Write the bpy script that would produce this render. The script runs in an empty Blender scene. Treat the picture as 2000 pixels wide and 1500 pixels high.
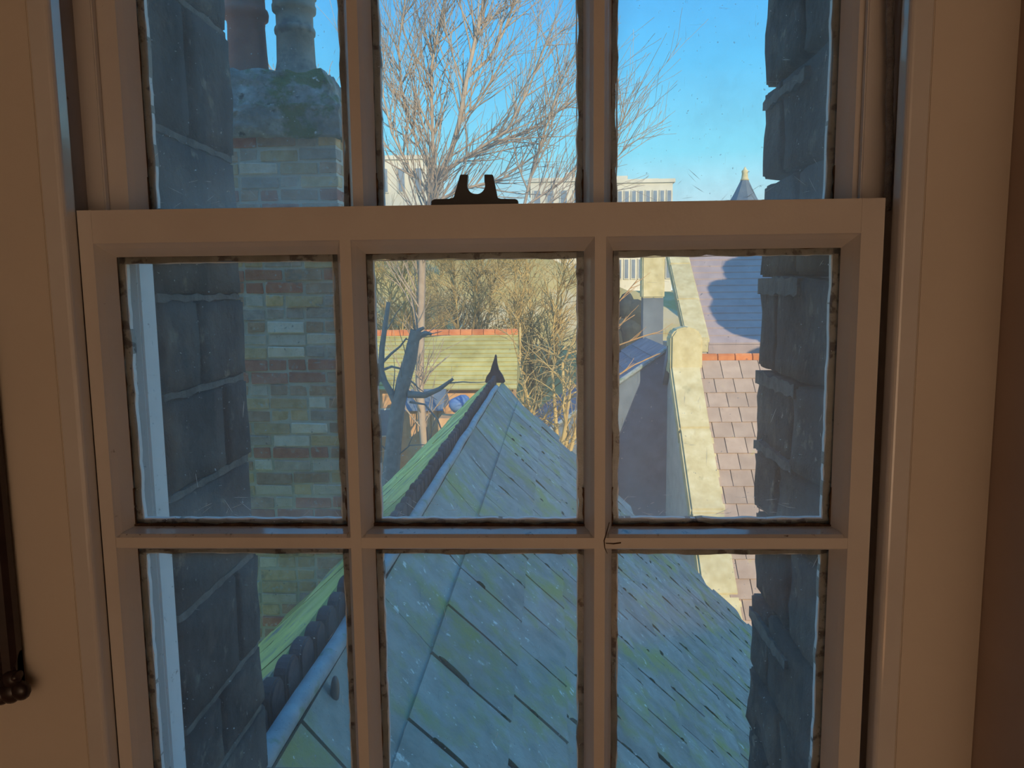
import bpy, bmesh, math, random
from mathutils import Vector, Matrix, noise
random.seed(7)
R = math.radians
scene = bpy.context.scene
col = scene.collection

# ------------------------------------------------------------------ camera
CAM = Vector((0.0775, -0.9045, -0.1035))
YAW, PITCH, ROLL, FPX = -0.0377, -0.1197, -0.0112, 1480.0
FW = Vector((math.sin(YAW)*math.cos(PITCH), math.cos(YAW)*math.cos(PITCH), math.sin(PITCH)))
_r = Vector((math.cos(YAW), -math.sin(YAW), 0)); _u = _r.cross(FW)
RT = _r*math.cos(ROLL) + _u*math.sin(ROLL); UP = -_r*math.sin(ROLL) + _u*math.cos(ROLL)
cd = bpy.data.cameras.new('camera'); cam = bpy.data.objects.new('camera', cd); col.objects.link(cam)
cd.sensor_fit = 'HORIZONTAL'; cd.sensor_width = 36; cd.lens = FPX*36/2000; cd.clip_start = .02; cd.clip_end = 500
M = Matrix((RT, UP, -FW)).transposed().to_4x4(); M.translation = CAM
cam.matrix_world = M
scene.camera = cam

def at(px, py, Y):                      # a pixel of the photograph at world depth Y -> point in the place
    d = FW + RT*((px-1000)/FPX) + UP*((750-py)/FPX)
    return CAM + d*((Y-CAM.y)/d.y)

# ------------------------------------------------------------------ world, sun, exposure
w = bpy.data.worlds.new('world'); scene.world = w; w.use_nodes = True
nt = w.node_tree; nt.nodes.clear()
tc = nt.nodes.new('ShaderNodeTexCoord'); sx = nt.nodes.new('ShaderNodeSeparateXYZ')
rp = nt.nodes.new('ShaderNodeValToRGB'); bg = nt.nodes.new('ShaderNodeBackground'); wo = nt.nodes.new('ShaderNodeOutputWorld')
nt.links.new(tc.outputs['Generated'], sx.inputs[0]); nt.links.new(sx.outputs['Z'], rp.inputs[0])
nt.links.new(rp.outputs[0], bg.inputs[0]); nt.links.new(bg.outputs[0], wo.inputs[0])
SKY = [(0.0, (.66, .74, .76)), (.09, (.56, .74, .78)), (.17, (.21, .61, .77)), (.27, (.105, .455, .76)), (.36, (.075, .37, .76)), (1.0, (.08, .32, .76))]
els = rp.color_ramp.elements
els[0].position, els[0].color = SKY[0][0], (*SKY[0][1], 1)
els[1].position, els[1].color = SKY[-1][0], (*SKY[-1][1], 1)
for p_, c_ in SKY[1:-1]:
    e = els.new(p_); e.color = (*c_, 1)
bg.inputs[1].default_value = 1.65

sd = bpy.data.lights.new('sun', 'SUN'); sd.energy = 5.1; sd.angle = R(.6); sd.color = (1.0, .80, .50)
sun = bpy.data.objects.new('sun', sd); col.objects.link(sun)
SUNDIR = Vector((-.47, .80, -.37)).normalized()          # the way the light travels
sun.rotation_euler = SUNDIR.to_track_quat('-Z', 'Y').to_euler()

ld = bpy.data.lights.new('room_lamp', 'AREA'); ld.shape = 'DISK'; ld.size = .5; ld.energy = 74; ld.color = (1.0, .80, .60)
lamp = bpy.data.objects.new('room_lamp', ld); col.objects.link(lamp)
lamp.location = (.9, -2.6, -1.1)                       # a reading lamp turned to the back wall
lamp.rotation_euler = (Vector((.1, -4.2, -1.0)) - lamp.location).to_track_quat('-Z', 'Y').to_euler()

vs = scene.view_settings
vs.view_transform = 'Standard'; vs.look = 'None'; vs.exposure = 0.0; vs.gamma = 1.0; vs.use_curve_mapping = False

# ------------------------------------------------------------------ materials
def nodes(name):
    m = bpy.data.materials.new(name); m.use_nodes = True
    t = m.node_tree; b = t.nodes['Principled BSDF']
    return m, t, b

def add(t, kind, **kw):
    n = t.nodes.new('ShaderNode' + kind)
    for k, v in kw.items(): setattr(n, k, v)
    return n

def ramp(t, fac, stops):
    r = add(t, 'ValToRGB'); e = r.color_ramp.elements
    e[0].position, e[0].color = stops[0][0], (*stops[0][1], 1)
    e[1].position, e[1].color = stops[-1][0], (*stops[-1][1], 1)
    for p_, c_ in stops[1:-1]:
        x = e.new(p_); x.color = (*c_, 1)
    t.links.new(fac, r.inputs[0]); return r

def mixc(t, fac, a, b, mode='MIX'):
    n = add(t, 'Mix', data_type='RGBA', blend_type=mode)
    if isinstance(fac, (int, float)): n.inputs[0].default_value = fac
    else: t.links.new(fac, n.inputs[0])
    for i, v in ((6, a), (7, b)):
        if isinstance(v, tuple): n.inputs[i].default_value = (*v, 1)
        else: t.links.new(v, n.inputs[i])
    return n.outputs[2]

def wnoise(t, scale, detail=4, rough=.55, stretch=None, dist=0):
    g = add(t, 'NewGeometry'); src = g.outputs['Position']
    if stretch:
        mp = add(t, 'Mapping'); mp.inputs['Scale'].default_value = stretch
        t.links.new(src, mp.inputs[0]); src = mp.outputs[0]
    n = add(t, 'TexNoise'); n.inputs['Scale'].default_value = scale; n.inputs['Detail'].default_value = detail
    n.inputs['Roughness'].default_value = rough; n.inputs['Distortion'].default_value = dist
    t.links.new(src, n.inputs['Vector']); return n.outputs[0]

def mat(name, stops, scale=6, detail=5, rough=.7, bump=0, bscale=40, vary=0, stretch=None, spec=.3, patches=()):
    """noise-coloured material; patches = (scale, lo, hi, colour) stains laid over it; vary = per-object value shift"""
    m, t, b = nodes(name)
    c = ramp(t, wnoise(t, scale, detail, .6, stretch), stops).outputs[0]
    for ps, lo, hi, pc in patches:
        f = ramp(t, wnoise(t, ps, 6, .65, stretch), [(lo, (0, 0, 0)), (hi, (1, 1, 1))]).outputs[0]
        c = mixc(t, f, c, pc)
    if vary:
        oi = add(t, 'ObjectInfo'); h = add(t, 'HueSaturation')
        mr = add(t, 'MapRange'); mr.inputs[3].default_value = 1-vary; mr.inputs[4].default_value = 1+vary
        t.links.new(oi.outputs['Random'], mr.inputs[0]); t.links.new(mr.outputs[0], h.inputs['Value'])
        t.links.new(c, h.inputs['Color']); c = h.outputs[0]
    t.links.new(c, b.inputs['Base Color'])
    b.inputs['Roughness'].default_value = rough; b.inputs['Specular IOR Level'].default_value = spec
    if bump:
        bn = add(t, 'Bump'); bn.inputs['Strength'].default_value = bump; bn.inputs['Distance'].default_value = .02
        t.links.new(wnoise(t, bscale, 5, .6), bn.inputs['Height']); t.links.new(bn.outputs[0], b.inputs['Normal'])
    return m

PAINT = mat('old_white_paint', [(.3, (.74, .70, .66)), (.7, (.82, .79, .75))], 5, rough=.32, bump=.05, bscale=30, spec=.4,
            patches=((60, .70, .76, (.40, .34, .29)),))
GLOSS = mat('glossy_white_paint', [(.3, (.78, .76, .74)), (.7, (.86, .85, .83))], 5, rough=.07, spec=1.0)
PAINT_SOILED = mat('soiled_white_paint', [(.3, (.68, .65, .62)), (.7, (.84, .83, .82))], 8, rough=.10, bump=.0, bscale=90, spec=1.0,
                   patches=((40, .60, .68, (.30, .27, .25)), (150, .64, .70, (.16, .13, .12))))
LINING = mat('lining_paint', [(.3, (.78, .71, .61)), (.7, (.83, .76, .66))], 4, rough=.55, bump=.04, bscale=25)
PLASTER = mat('room_plaster', [(.3, (.55, .44, .36)), (.7, (.60, .49, .40))], 4, rough=.85, bump=.05)
TRACK = mat('track_paint', [(.3, (.38, .34, .32)), (.7, (.48, .44, .42))], 7, rough=.6, patches=((40, .66, .72, (.2, .16, .14)),))
PUTTY = mat('old_putty', [(.3, (.20, .19, .15)), (.5, (.32, .31, .27)), (.7, (.42, .41, .37))], 22, rough=.85, bump=.3, bscale=120,
            patches=((45, .55, .62, (.07, .05, .04)),))
GRIME = mat('rotten_edge', [(.3, (.035, .02, .015)), (.55, (.10, .055, .03)), (.75, (.22, .13, .07))], 55, rough=.9, bump=.4, bscale=160)
GLINT_SCRATCH = mat('lit_edge_white', [(.3, (.80, .82, .82)), (.7, (.9, .9, .9))], 30, rough=.6)  # white standing for sky-lit putty edges; the scratches share it
EXTPAINT = mat('exterior_white_paint', [(.3, (.88, .89, .90)), (.7, (.93, .93, .93))], 12, rough=.6, patches=((45, .64, .70, (.30, .28, .26)),))
IRON = mat('black_iron', [(.3, (.012, .012, .015)), (.7, (.03, .03, .035))], 30, rough=.35, spec=.6)
CORD = mat('cotton_cord', [(.3, (.30, .27, .25)), (.7, (.46, .43, .40))], 90, rough=.95, bump=.5, bscale=300)
DARKWOOD = mat('dark_carved_wood', [(.3, (.018, .010, .010)), (.7, (.05, .03, .028))], 25, rough=.3, spec=.6)
CANVAS = mat('dark_canvas', [(.3, (.02, .02, .02)), (.7, (.06, .05, .04))], 6, rough=.6)
SOOT = mat('sooty_brick', [(.30, (.022, .022, .024)), (.5, (.050, .047, .046)), (.72, (.105, .092, .082))], 9, rough=.9, bump=.6, bscale=35, vary=.22,
           patches=((5, .54, .70, (.16, .12, .09)), (16, .60, .70, (.22, .19, .15)), (70, .66, .72, (.26, .25, .23))))
MORTAR_D = mat('sooty_mortar', [(.3, (.09, .085, .08)), (.7, (.20, .19, .17))], 30, rough=.95, bump=.5, bscale=80)
MORTAR_L = mat('lime_mortar', [(.3, (.66, .58, .46)), (.7, (.84, .76, .63))], 12, rough=.95, bump=.4, bscale=60)
def brickm(n, a, b_, c_): return mat(n, [(.3, a), (.5, b_), (.72, c_)], 14, rough=.9, bump=.35, bscale=60, vary=.18, patches=((5, .60, .72, (.24, .23, .20)), (22, .58, .70, (.66, .63, .55)), (30, .62, .70, (.16, .15, .13))))
B_STOCK = brickm('stock_brick', (0.6, 0.4, 0.17), (0.8, 0.54, 0.27), (0.88, 0.66, 0.4))
B_BROWN = brickm('brown_brick', (0.44, 0.26, 0.15), (0.6, 0.37, 0.23), (0.72, 0.49, 0.34))
B_RED = brickm('red_brick', (0.5, 0.15, 0.08), (0.64, 0.24, 0.14), (0.7, 0.34, 0.22))
B_PALE = brickm('pale_brick', (0.7, 0.58, 0.42), (0.86, 0.72, 0.56), (0.92, 0.81, 0.67))
B_GREY = brickm('grey_brick', (0.44, 0.36, 0.28), (0.58, 0.47, 0.38), (0.68, 0.57, 0.47))
RENDER = mat('mossy_cement', [(.3, (.16, .15, .13)), (.55, (.36, .34, .30)), (.75, (.66, .62, .55))], 9, rough=.95, bump=.9, bscale=22,
             patches=((4, .50, .58, (.13, .16, .035)), (13, .60, .68, (.08, .08, .07)), (20, .64, .70, (.72, .70, .64))))
TERRA = mat('terracotta_pot', [(.3, (.30, .10, .07)), (.7, (.44, .17, .11))], 8, rough=.85, bump=.2, patches=((6, .58, .72, (.20, .13, .11)),))
BUFF = mat('buff_pot', [(.3, (.24, .23, .19)), (.7, (.40, .37, .30))], 8, rough=.9, bump=.2, patches=((6, .56, .68, (.11, .11, .11)),))
SLATE = mat('mossy_slate', [(.28, (.20, .22, .19)), (.5, (.30, .31, .27)), (.75, (.40, .41, .36))], 5, rough=.75, bump=.35, bscale=30, vary=.14,
            patches=((2.6, .48, .66, (.30, .32, .10)), (11, .63, .69, (.66, .70, .64)), (26, .66, .70, (.74, .78, .74))))
SLATE_L = mat('very_mossy_slate', [(.3, (.30, .34, .14)), (.5, (.62, .62, .16)), (.75, (.74, .70, .30))], 3, rough=.8, bump=.35, bscale=30, vary=.2,
              patches=((4, .56, .68, (.22, .25, .25)),))
MOSS = mat('moss', [(.3, (.02, .035, .008)), (.7, (.07, .10, .018))], 40, rough=1, bump=.8, bscale=200)
RIDGE = mat('dark_ridge_tile', [(.3, (.035, .024, .030)), (.7, (.10, .07, .075))], 12, rough=.8, bump=.3, vary=.25)
LEAD = mat('lead_roll', [(.3, (.22, .27, .30)), (.7, (.38, .43, .45))], 10, rough=.6, bump=.2, patches=((7, .55, .66, (.16, .24, .13)),))
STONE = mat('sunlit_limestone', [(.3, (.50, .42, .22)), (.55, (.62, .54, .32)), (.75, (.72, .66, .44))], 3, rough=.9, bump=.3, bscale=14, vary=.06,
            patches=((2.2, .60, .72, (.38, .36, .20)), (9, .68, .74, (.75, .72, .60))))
WALLSTONE = mat('grey_ragstone', [(.3, (.44, .43, .40)), (.7, (.58, .56, .52))], 2.5, rough=.9, bump=.3, bscale=12)
CHSLATE = mat('church_slate', [(.3, (.36, .26, .20)), (.7, (.47, .35, .27))], 3, rough=.8, bump=.2, vary=.10, patches=((3, .66, .74, (.42, .38, .15)),))
FARSLATE = mat('far_slate', [(.3, (.34, .27, .27)), (.7, (.44, .35, .34))], 2, rough=.8)
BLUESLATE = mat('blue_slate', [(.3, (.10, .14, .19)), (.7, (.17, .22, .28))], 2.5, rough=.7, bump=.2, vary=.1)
TERRIDGE = mat('red_ridge_tile', [(.3, (.50, .15, .05)), (.7, (.66, .26, .10))], 3, rough=.8, vary=.12, patches=((4, .66, .72, (.75, .62, .42)),))
TILEROOF = mat('mossy_tile', [(.3, (.38, .34, .12)), (.55, (.50, .46, .19)), (.75, (.58, .54, .27))], 1.6, rough=.9, bump=.2, vary=.10)
ORANGEBRICK = mat('orange_brick', [(.3, (.55, .30, .14)), (.7, (.68, .44, .24))], 3, rough=.9)
CREAM = mat('cream_render', [(.3, (.62, .58, .48)), (.7, (.74, .70, .60))], 1, rough=.9)
PALECONC = mat('pale_concrete', [(.3, (.58, .54, .46)), (.7, (.70, .66, .58))], .6, rough=.9)
PANE_FAR = mat('far_window_glass', [(.3, (.16, .20, .26)), (.7, (.26, .31, .38))], 1, rough=.25, spec=.6)
BARK = mat('twig_bark', [(.3, (.36, .27, .20)), (.7, (.52, .41, .31))], 3, rough=.9)
BARK_GOLD = mat('golden_twig', [(.3, (.42, .29, .11)), (.7, (.60, .45, .20))], 2, rough=.9, vary=.1)
BARK_ORANGE = mat('orange_twig', [(.3, (.48, .25, .09)), (.7, (.64, .38, .17))], 2, rough=.9)
BARK_GREY = mat('grey_bark', [(.3, (.15, .15, .14)), (.7, (.27, .26, .24))], 8, rough=.95, bump=.4, bscale=20)
GRASS = mat('winter_grass', [(.3, (.38, .30, .10)), (.7, (.52, .40, .18))], .5, rough=1, patches=((.3, .52, .62, (.50, .42, .26)),))
EVERGREEN = mat('evergreen', [(.3, (.03, .06, .02)), (.7, (.10, .14, .05))], 3, rough=1, bump=1, bscale=4)
BLUEPLASTIC = mat('blue_tarpaulin', [(.3, (.10, .20, .42)), (.7, (.16, .28, .5))], 2, rough=.5)
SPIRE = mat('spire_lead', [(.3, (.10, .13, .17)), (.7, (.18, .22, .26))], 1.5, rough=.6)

def glass_material(name, k):
    m = bpy.data.materials.new(name); m.use_nodes = True; t = m.node_tree; t.nodes.clear()
    out = add(t, 'OutputMaterial'); tr = add(t, 'BsdfTransparent'); tr.inputs[0].default_value = (.97, .985, .985, 1)
    gl = add(t, 'BsdfGlossy'); gl.inputs['Roughness'].default_value = .03
    lw = add(t, 'Fresnel'); lw.inputs[0].default_value = 1.45
    mx1 = add(t, 'MixShader'); t.links.new(lw.outputs[0], mx1.inputs[0]); t.links.new(tr.outputs[0], mx1.inputs[1]); t.links.new(gl.outputs[0], mx1.inputs[2])
    df = add(t, 'BsdfDiffuse'); df.inputs[0].default_value = (.8, .82, .82, 1)
    tl = add(t, 'BsdfTranslucent'); tl.inputs[0].default_value = (.8, .82, .82, 1)
    mx2 = add(t, 'MixShader'); mx2.inputs[0].default_value = .93; t.links.new(df.outputs[0], mx2.inputs[1]); t.links.new(tl.outputs[0], mx2.inputs[2])
    # the film of dirt: cloudy, streaky, denser along the pane's own edges, with specks and scratches
    cloud = ramp(t, wnoise(t, 7, 6, .65), [(.30, (.045*k,)*3), (.55, (.085*k,)*3), (.80, (.15*k,)*3)]).outputs[0]
    scr = ramp(t, wnoise(t, 30, 3, .6, (14, 1, 1.2), .8), [(.70, (0, 0, 0)), (.735, (.22,)*3)]).outputs[0]
    scr2 = ramp(t, wnoise(t, 24, 3, .6, (1.2, 1, 12), 1.2), [(.725, (0, 0, 0)), (.755, (.25,)*3)]).outputs[0]
    spk = ramp(t, wnoise(t, 210, 2, .5), [(.735, (0, 0, 0)), (.77, (.5,)*3)]).outputs[0]
    tcn = add(t, 'TexCoord'); sp = add(t, 'SeparateXYZ'); t.links.new(tcn.outputs['Generated'], sp.inputs[0])
    def math_(op, a, b=None):
        n = add(t, 'Math', operation=op)
        for i, v in enumerate((a, b)):
            if v is None: continue
            if isinstance(v, (int, float)): n.inputs[i].default_value = v
            else: t.links.new(v, n.inputs[i])
        return n.outputs[0]
    ex = math_('ABSOLUTE', math_('SUBTRACT', sp.outputs[0], .5)); ez = math_('ABSOLUTE', math_('SUBTRACT', sp.outputs[2], .5))
    ed = math_('MAXIMUM', ex, ez)
    edge = ramp(t, ed, [(.36, (0, 0, 0)), (.50, (.10,)*3)]).outputs[0]
    low = ramp(t, sp.outputs[2], [(0.02, (.10,)*3), (.22, (0, 0, 0))]).outputs[0]
    s = math_('ADD', math_('ADD', math_('ADD', cloud, scr), math_('ADD', scr2, spk)), math_('MULTIPLY', math_('ADD', edge, low), math_('ADD', wnoise(t, 45, 4), .1)))
    mx3 = add(t, 'MixShader'); t.links.new(s, mx3.inputs[0]); t.links.new(mx1.outputs[0], mx3.inputs[1]); t.links.new(mx2.outputs[0], mx3.inputs[2])
    t.links.new(mx3.outputs[0], out.inputs[0]); return m
GLASS = glass_material('dirty_old_glass', 1.0); GLASS_UP = glass_material('dirtier_old_glass', 1.5)

# ------------------------------------------------------------------ mesh helpers
class MB:
    """collects shapes; build() links them as ONE mesh object"""
    def __init__(s): s.v = []; s.f = []
    def add(s, vs, fs):
        o = len(s.v); s.v += [tuple(x) for x in vs]; s.f += [tuple(i+o for i in f) for f in fs]; return s
    def box(s, x0, x1, y0, y1, z0, z1):
        return s.add([(x0,y0,z0),(x1,y0,z0),(x1,y1,z0),(x0,y1,z0),(x0,y0,z1),(x1,y0,z1),(x1,y1,z1),(x0,y1,z1)],
                     [(3,2,1,0),(4,5,6,7),(0,1,5,4),(1,2,6,5),(2,3,7,6),(3,0,4,7)])
    def prism(s, poly, fn, a, b):
        """poly of 2D points, fn(p, q, along) -> xyz, extruded from a to b"""
        n = len(poly)
        vs = [fn(p, q, a) for p, q in poly] + [fn(p, q, b) for p, q in poly]
        fs = [tuple(range(n-1, -1, -1)), tuple(range(n, 2*n))] + [(i, (i+1) % n, n+(i+1) % n, n+i) for i in range(n)]
        return s.add(vs, fs)
    def tube(s, pts, rads, n=6, cap=True):
        pts = [Vector(p) for p in pts]; rings = []
        up = Vector((.3, .2, 1)).normalized()
        vs = []
        for i, p in enumerate(pts):
            d = (pts[min(i+1, len(pts)-1)] - pts[max(i-1, 0)])
            d = d.normalized() if d.length > 1e-9 else Vector((0, 0, 1))
            a = d.cross(up); a = a.normalized() if a.length > 1e-3 else d.cross(Vector((1, 0, 0))).normalized()
            b = d.cross(a); r = rads[i] if hasattr(rads, '__len__') else rads
            for k in range(n):
                t_ = 2*math.pi*k/n; vs.append(p + a*(r*math.cos(t_)) + b*(r*math.sin(t_)))
        fs = [(i*n+k, i*n+(k+1) % n, (i+1)*n+(k+1) % n, (i+1)*n+k) for i in range(len(pts)-1) for k in range(n)]
        if cap: fs += [tuple(range(n-1, -1, -1)), tuple(range((len(pts)-1)*n, len(pts)*n))]
        return s.add(vs, fs)
    def lathe(s, prof, c, n=24):
        vs = []; fs = []; m = len(prof)
        for r, z in prof:
            for k in range(n):
                t_ = 2*math.pi*k/n; vs.append((c[0]+r*math.cos(t_), c[1]+r*math.sin(t_), c[2]+z))
        fs = [(i*n+k, i*n+(k+1) % n, (i+1)*n+(k+1) % n, (i+1)*n+k) for i in range(m-1) for k in range(n)]
        fs += [tuple(range(n-1, -1, -1)), tuple(range((m-1)*n, m*n))]
        return s.add(vs, fs)
    def blob(s, c, r3, rot=None, seg=6, rings=4):
        c = Vector(c); vs = []; fs = []
        for i in range(rings+1):
            a = math.pi*i/rings
            for k in range(seg):
                t_ = 2*math.pi*k/seg
                p = Vector((r3[0]*math.sin(a)*math.cos(t_), r3[1]*math.sin(a)*math.sin(t_), r3[2]*math.cos(a)))
                if rot is not None: p = rot @ p
                vs.append(c+p)
        fs = [(i*seg+k, i*seg+(k+1) % seg, (i+1)*seg+(k+1) % seg, (i+1)*seg+k) for i in range(rings) for k in range(seg)]
        return s.add(vs, fs)
    def mesh(s, name, m, smooth=False, bevel=0, seg=2):
        me = bpy.data.meshes.new(name); me.from_pydata(s.v, [], s.f)
        b = bmesh.new(); b.from_mesh(me); bmesh.ops.recalc_face_normals(b, faces=b.faces)
        if bevel: bmesh.ops.bevel(b, geom=[e for e in b.edges if len(e.link_faces) == 2 and e.calc_face_angle(0) > .5], offset=bevel, segments=seg, affect='EDGES', clamp_overlap=True)
        b.to_mesh(me); b.free()
        me.materials.append(m)
        if smooth:
            for p in me.polygons: p.use_smooth = True
        return me
    def build(s, name, m, parent=None, smooth=False, bevel=0, seg=2):
        return obj(name, s.mesh(name, m, smooth, bevel, seg), parent)

def obj(name, me, parent=None):
    o = bpy.data.objects.new(name, me); col.objects.link(o)
    if parent: o.parent = parent
    return o
def empty(name, label, cat, group=None):
    o = bpy.data.objects.new(name, None); col.objects.link(o); o.empty_display_size = .05
    return tag(o, label, cat, group)
def tag(o, label, cat, group=None):
    o['label'] = label; o['category'] = cat
    if group: o['group'] = group
    return o
def struct(o, label=None, cat=None):
    o['kind'] = 'structure'
    if label: o['label'] = label
    if cat: o['category'] = cat
    return o
def parent_keep(o, p): o.parent = p; return o

# ================================================================== THE ROOM
WALLPAPER = mat('brown_wallpaper', [(.3, (.10, .07, .05)), (.7, (.15, .11, .08))], 6, rough=.85)
m = MB()
m.box(-8, -.72, -.2, .15, -2.2, 1.9); m.box(.655, 9.6, -.2, .15, -2.2, 1.9)
m.box(-.72, .655, -.2, .15, -2.2, -1.02); m.box(-.72, .655, -.2, .15, 1.0, 1.9)
struct(m.build('wall_front', PLASTER), 'plastered inner window wall around the sash window', 'wall')
struct(MB().box(-2.2, 2.4, -4.2, -.2, 1.35, 1.6).build('ceiling', WALLPAPER), 'dark ceiling of the room behind the viewer', 'ceiling')
struct(MB().box(-2.2, 2.4, -4.2, -.2, -2.0, -1.8).build('floor', mat('floorboards', [(.3, (.16, .09, .05)), (.7, (.26, .16, .09))], 5, rough=.5)), 'dark wooden floor of the room', 'floor')
struct(MB().box(-2.4, -2.2, -4.4, -.2, -2.0, 1.6).build('wall_left', WALLPAPER), 'left wall of the room in brown wallpaper', 'wall')
struct(MB().box(2.4, 2.6, -4.4, -.2, -2.0, 1.6).build('wall_right', WALLPAPER), 'right wall of the room in brown wallpaper', 'wall')
struct(MB().box(-2.4, 2.6, -4.4, -4.2, -2.0, 1.6).build('wall_back', PLASTER), 'back plaster wall of the room', 'wall')
# outer leaf of the house, tall enough to keep the near roofs in its shade
m = MB()
m.box(-8, -.575, .15, .46, -7.5, 3.7); m.box(.575, 3.0, .15, .46, -7.5, 3.7); m.box(3.0, 7.2, .15, .46, -7.5, 7.2); m.box(7.2, 9.6, .15, .46, -7.5, 1.9)
m.box(-.575, .575, .15, .46, -7.5, -1.02); m.box(-.575, .575, .15, .46, .95, 3.7)
wall_outer = struct(m.build('wall_outer', MORTAR_D), 'sooty brick outer wall of the house with deep window reveals', 'wall')
struct(MB().box(-8, 3.0, -6, .15, 1.95, 3.7).box(3.0, 7.2, -6, .15, 1.95, 7.2).build('wall_upper', PLASTER), 'upper storey of the house above the room', 'wall')

# sooty blocks of the two reveals, each one a part of the outer wall
def rough_block(x0, x1, y0, y1, z0, z1, seed, amp=.006):
    b = bmesh.new(); bmesh.ops.create_cube(b, size=1)
    for v in b.verts:
        v.co = Vector((x0+(v.co.x+.5)*(x1-x0), y0+(v.co.y+.5)*(y1-y0), z0+(v.co.z+.5)*(z1-z0)))
    bmesh.ops.bevel(b, geom=list(b.edges), offset=.004, segments=2, affect='EDGES')
    bmesh.ops.subdivide_edges(b, edges=[e for e in b.edges if e.calc_length() > .05], cuts=5, use_grid_fill=True)
    for v in b.verts:
        n = noise.noise_vector(v.co*14 + Vector((seed*3.1, seed, 0))) * amp + noise.noise_vector(v.co*45 + Vector((seed, 0, 5)))*amp*.4
        v.co += n
    me = bpy.data.meshes.new('block'); b.to_mesh(me); b.free(); me.materials.append(SOOT)
    for p in me.polygons: p.use_smooth = True
    return me
LZ = [1.0, .80, .57, .345, .135, -.105, -.25, -.40, -.585, -.765, -.89, -1.03]
RZ = [1.0, .82, .62, .42, .235, .08, -.085, -.245, -.385, -.50, -.655, -.80, -.92, -1.03]
rnd = random.Random(3)
for side, zs in ((-1, LZ), (1, RZ)):
    for i in range(len(zs)-1):
        zt, zb = zs[i]-.005, zs[i+1]+.005
        y00 = .155 if side < 0 else .112
        splits = [y00, .465] if (i % 3 == 1 and side < 0) else [y00, .155+(.12 if i % 2 else .20)+rnd.uniform(-.02, .02), .465]
        for k in range(len(splits)-1):
            ya, yb = splits[k]+(.003 if k else 0), splits[k+1]-(.003 if k < len(splits)-2 else 0)
            j = rnd.uniform(-.002, .002); out = rnd.uniform(-.008, .006) if k == len(splits)-2 else 0
            x0, x1 = (-.60, -.463+j) if side < 0 else (.467+j, .60)
            obj('block', rough_block(x0, x1, ya, yb+out, zb, zt, i*7+k*3+side, .0035 if side < 0 else .006), wall_outer)
# proud light mortar smears on the right reveal
for (py, th) in ((560, .028), (735, .022), (865, .016), (1195, .02), (210, .016)):
    z = at(1492, py, .455).z
    mm = MB(); n = 14
    poly = []
    for k in range(n+1):
        y = .25+.205*k/n; poly.append((y, z+th*.5+rnd.uniform(-.004, .003)))
    for k in range(n, -1, -1):
        y = .25+.205*k/n; poly.append((y, z-th*.5+rnd.uniform(-.003, .004)))
    mm.prism(poly, lambda p, q, a: (a, p, q), .461, .50)
    mm.build('mortar_joint', MORTAR_D, wall_outer)
for z in LZ[3:11]:
    mm = MB(); n = 14; poly = []
    for k in range(n+1): poly.append((.16+.295*k/n, z+.006+rnd.uniform(-.003, .002)))
    for k in range(n, -1, -1): poly.append((.16+.295*k/n, z-.006+rnd.uniform(-.002, .003)))
    mm.prism(poly, lambda p, q, a: (a, p, q), -.50, -.465).build('mortar_joint', MORTAR_D, wall_outer)

# ------------------------------------------------------------------ window box (setting)
window = struct(bpy.data.objects.new('window_1', None), 'white painted box frame of the sliding sash window', 'window'); col.objects.link(window)
ZB, ZT = -1.02, .95
for s in (-1, 1):
    e = .4765 if s < 0 else .4835                       # the sash has a gap at the right
    X = lambda x: s*x
    def bx(name, xa, xb, y0, y1, mt, bev=.002):
        a, b = sorted((s*xa, s*xb)); MB().box(a, b, y0, y1, ZB, ZT).build(name, mt, window, bevel=bev)
    bx('pulley_stile', e+.012, .60, -.002, .15, TRACK)
    # staff bead: square to the sash, its room-side corner rounded
    poly = [(e, 0), (e, -.016)] + [(e+.006-.006*math.cos(t_), -.016-.006*math.sin(t_)) for t_ in (.4, .8, 1.2, 1.57)] + [(e+.024, -.022), (e+.0245, 0)]
    MB().prism(poly, lambda p, q, a: (s*p, q, a), ZB, ZT).build('staff_bead', GLOSS, window)
    bx('parting_bead', .4655, .50, .0465, .0565, PAINT, .0015)
    bx('outer_lining', .4625 if s < 0 else .492, .60, .108, .150, EXTPAINT, .003)
MB().box(-.60, .60, -.10, .05, -1.06, -.93).build('window_sill', PAINT, window, bevel=.006)
MB().box(-.60, .60, .05, .30, -1.06, -.99).build('window_sill', EXTPAINT, window, bevel=.006)
MB().box(-.60, .60, -.02, .15, .93, 1.0).build('head_lining', PAINT, window, bevel=.004)
# wide flat linings either side, towards the room
lining_l = struct(MB().box(-.72, -.5010, -.0226, .0, -1.02, 1.0).build('trim_1', LINING, bevel=.001), 'wide flat cream painted lining left of the window', 'trim')
lining_r = struct(MB().box(.5080, .600, -.0226, .0, -1.02, 1.0).build('trim_2', LINING, bevel=.001), 'wide flat cream painted lining right of the window', 'trim')
struct(MB().box(.600, .66, -.21, .02, -1.02, 1.0).build('trim_3', mat('brown_return', [(.3, (.58, .46, .40)), (.7, (.66, .53, .46))], 4, rough=.8), bevel=.003), 'shaded brown return of the wall at the far right edge', 'trim')

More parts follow.
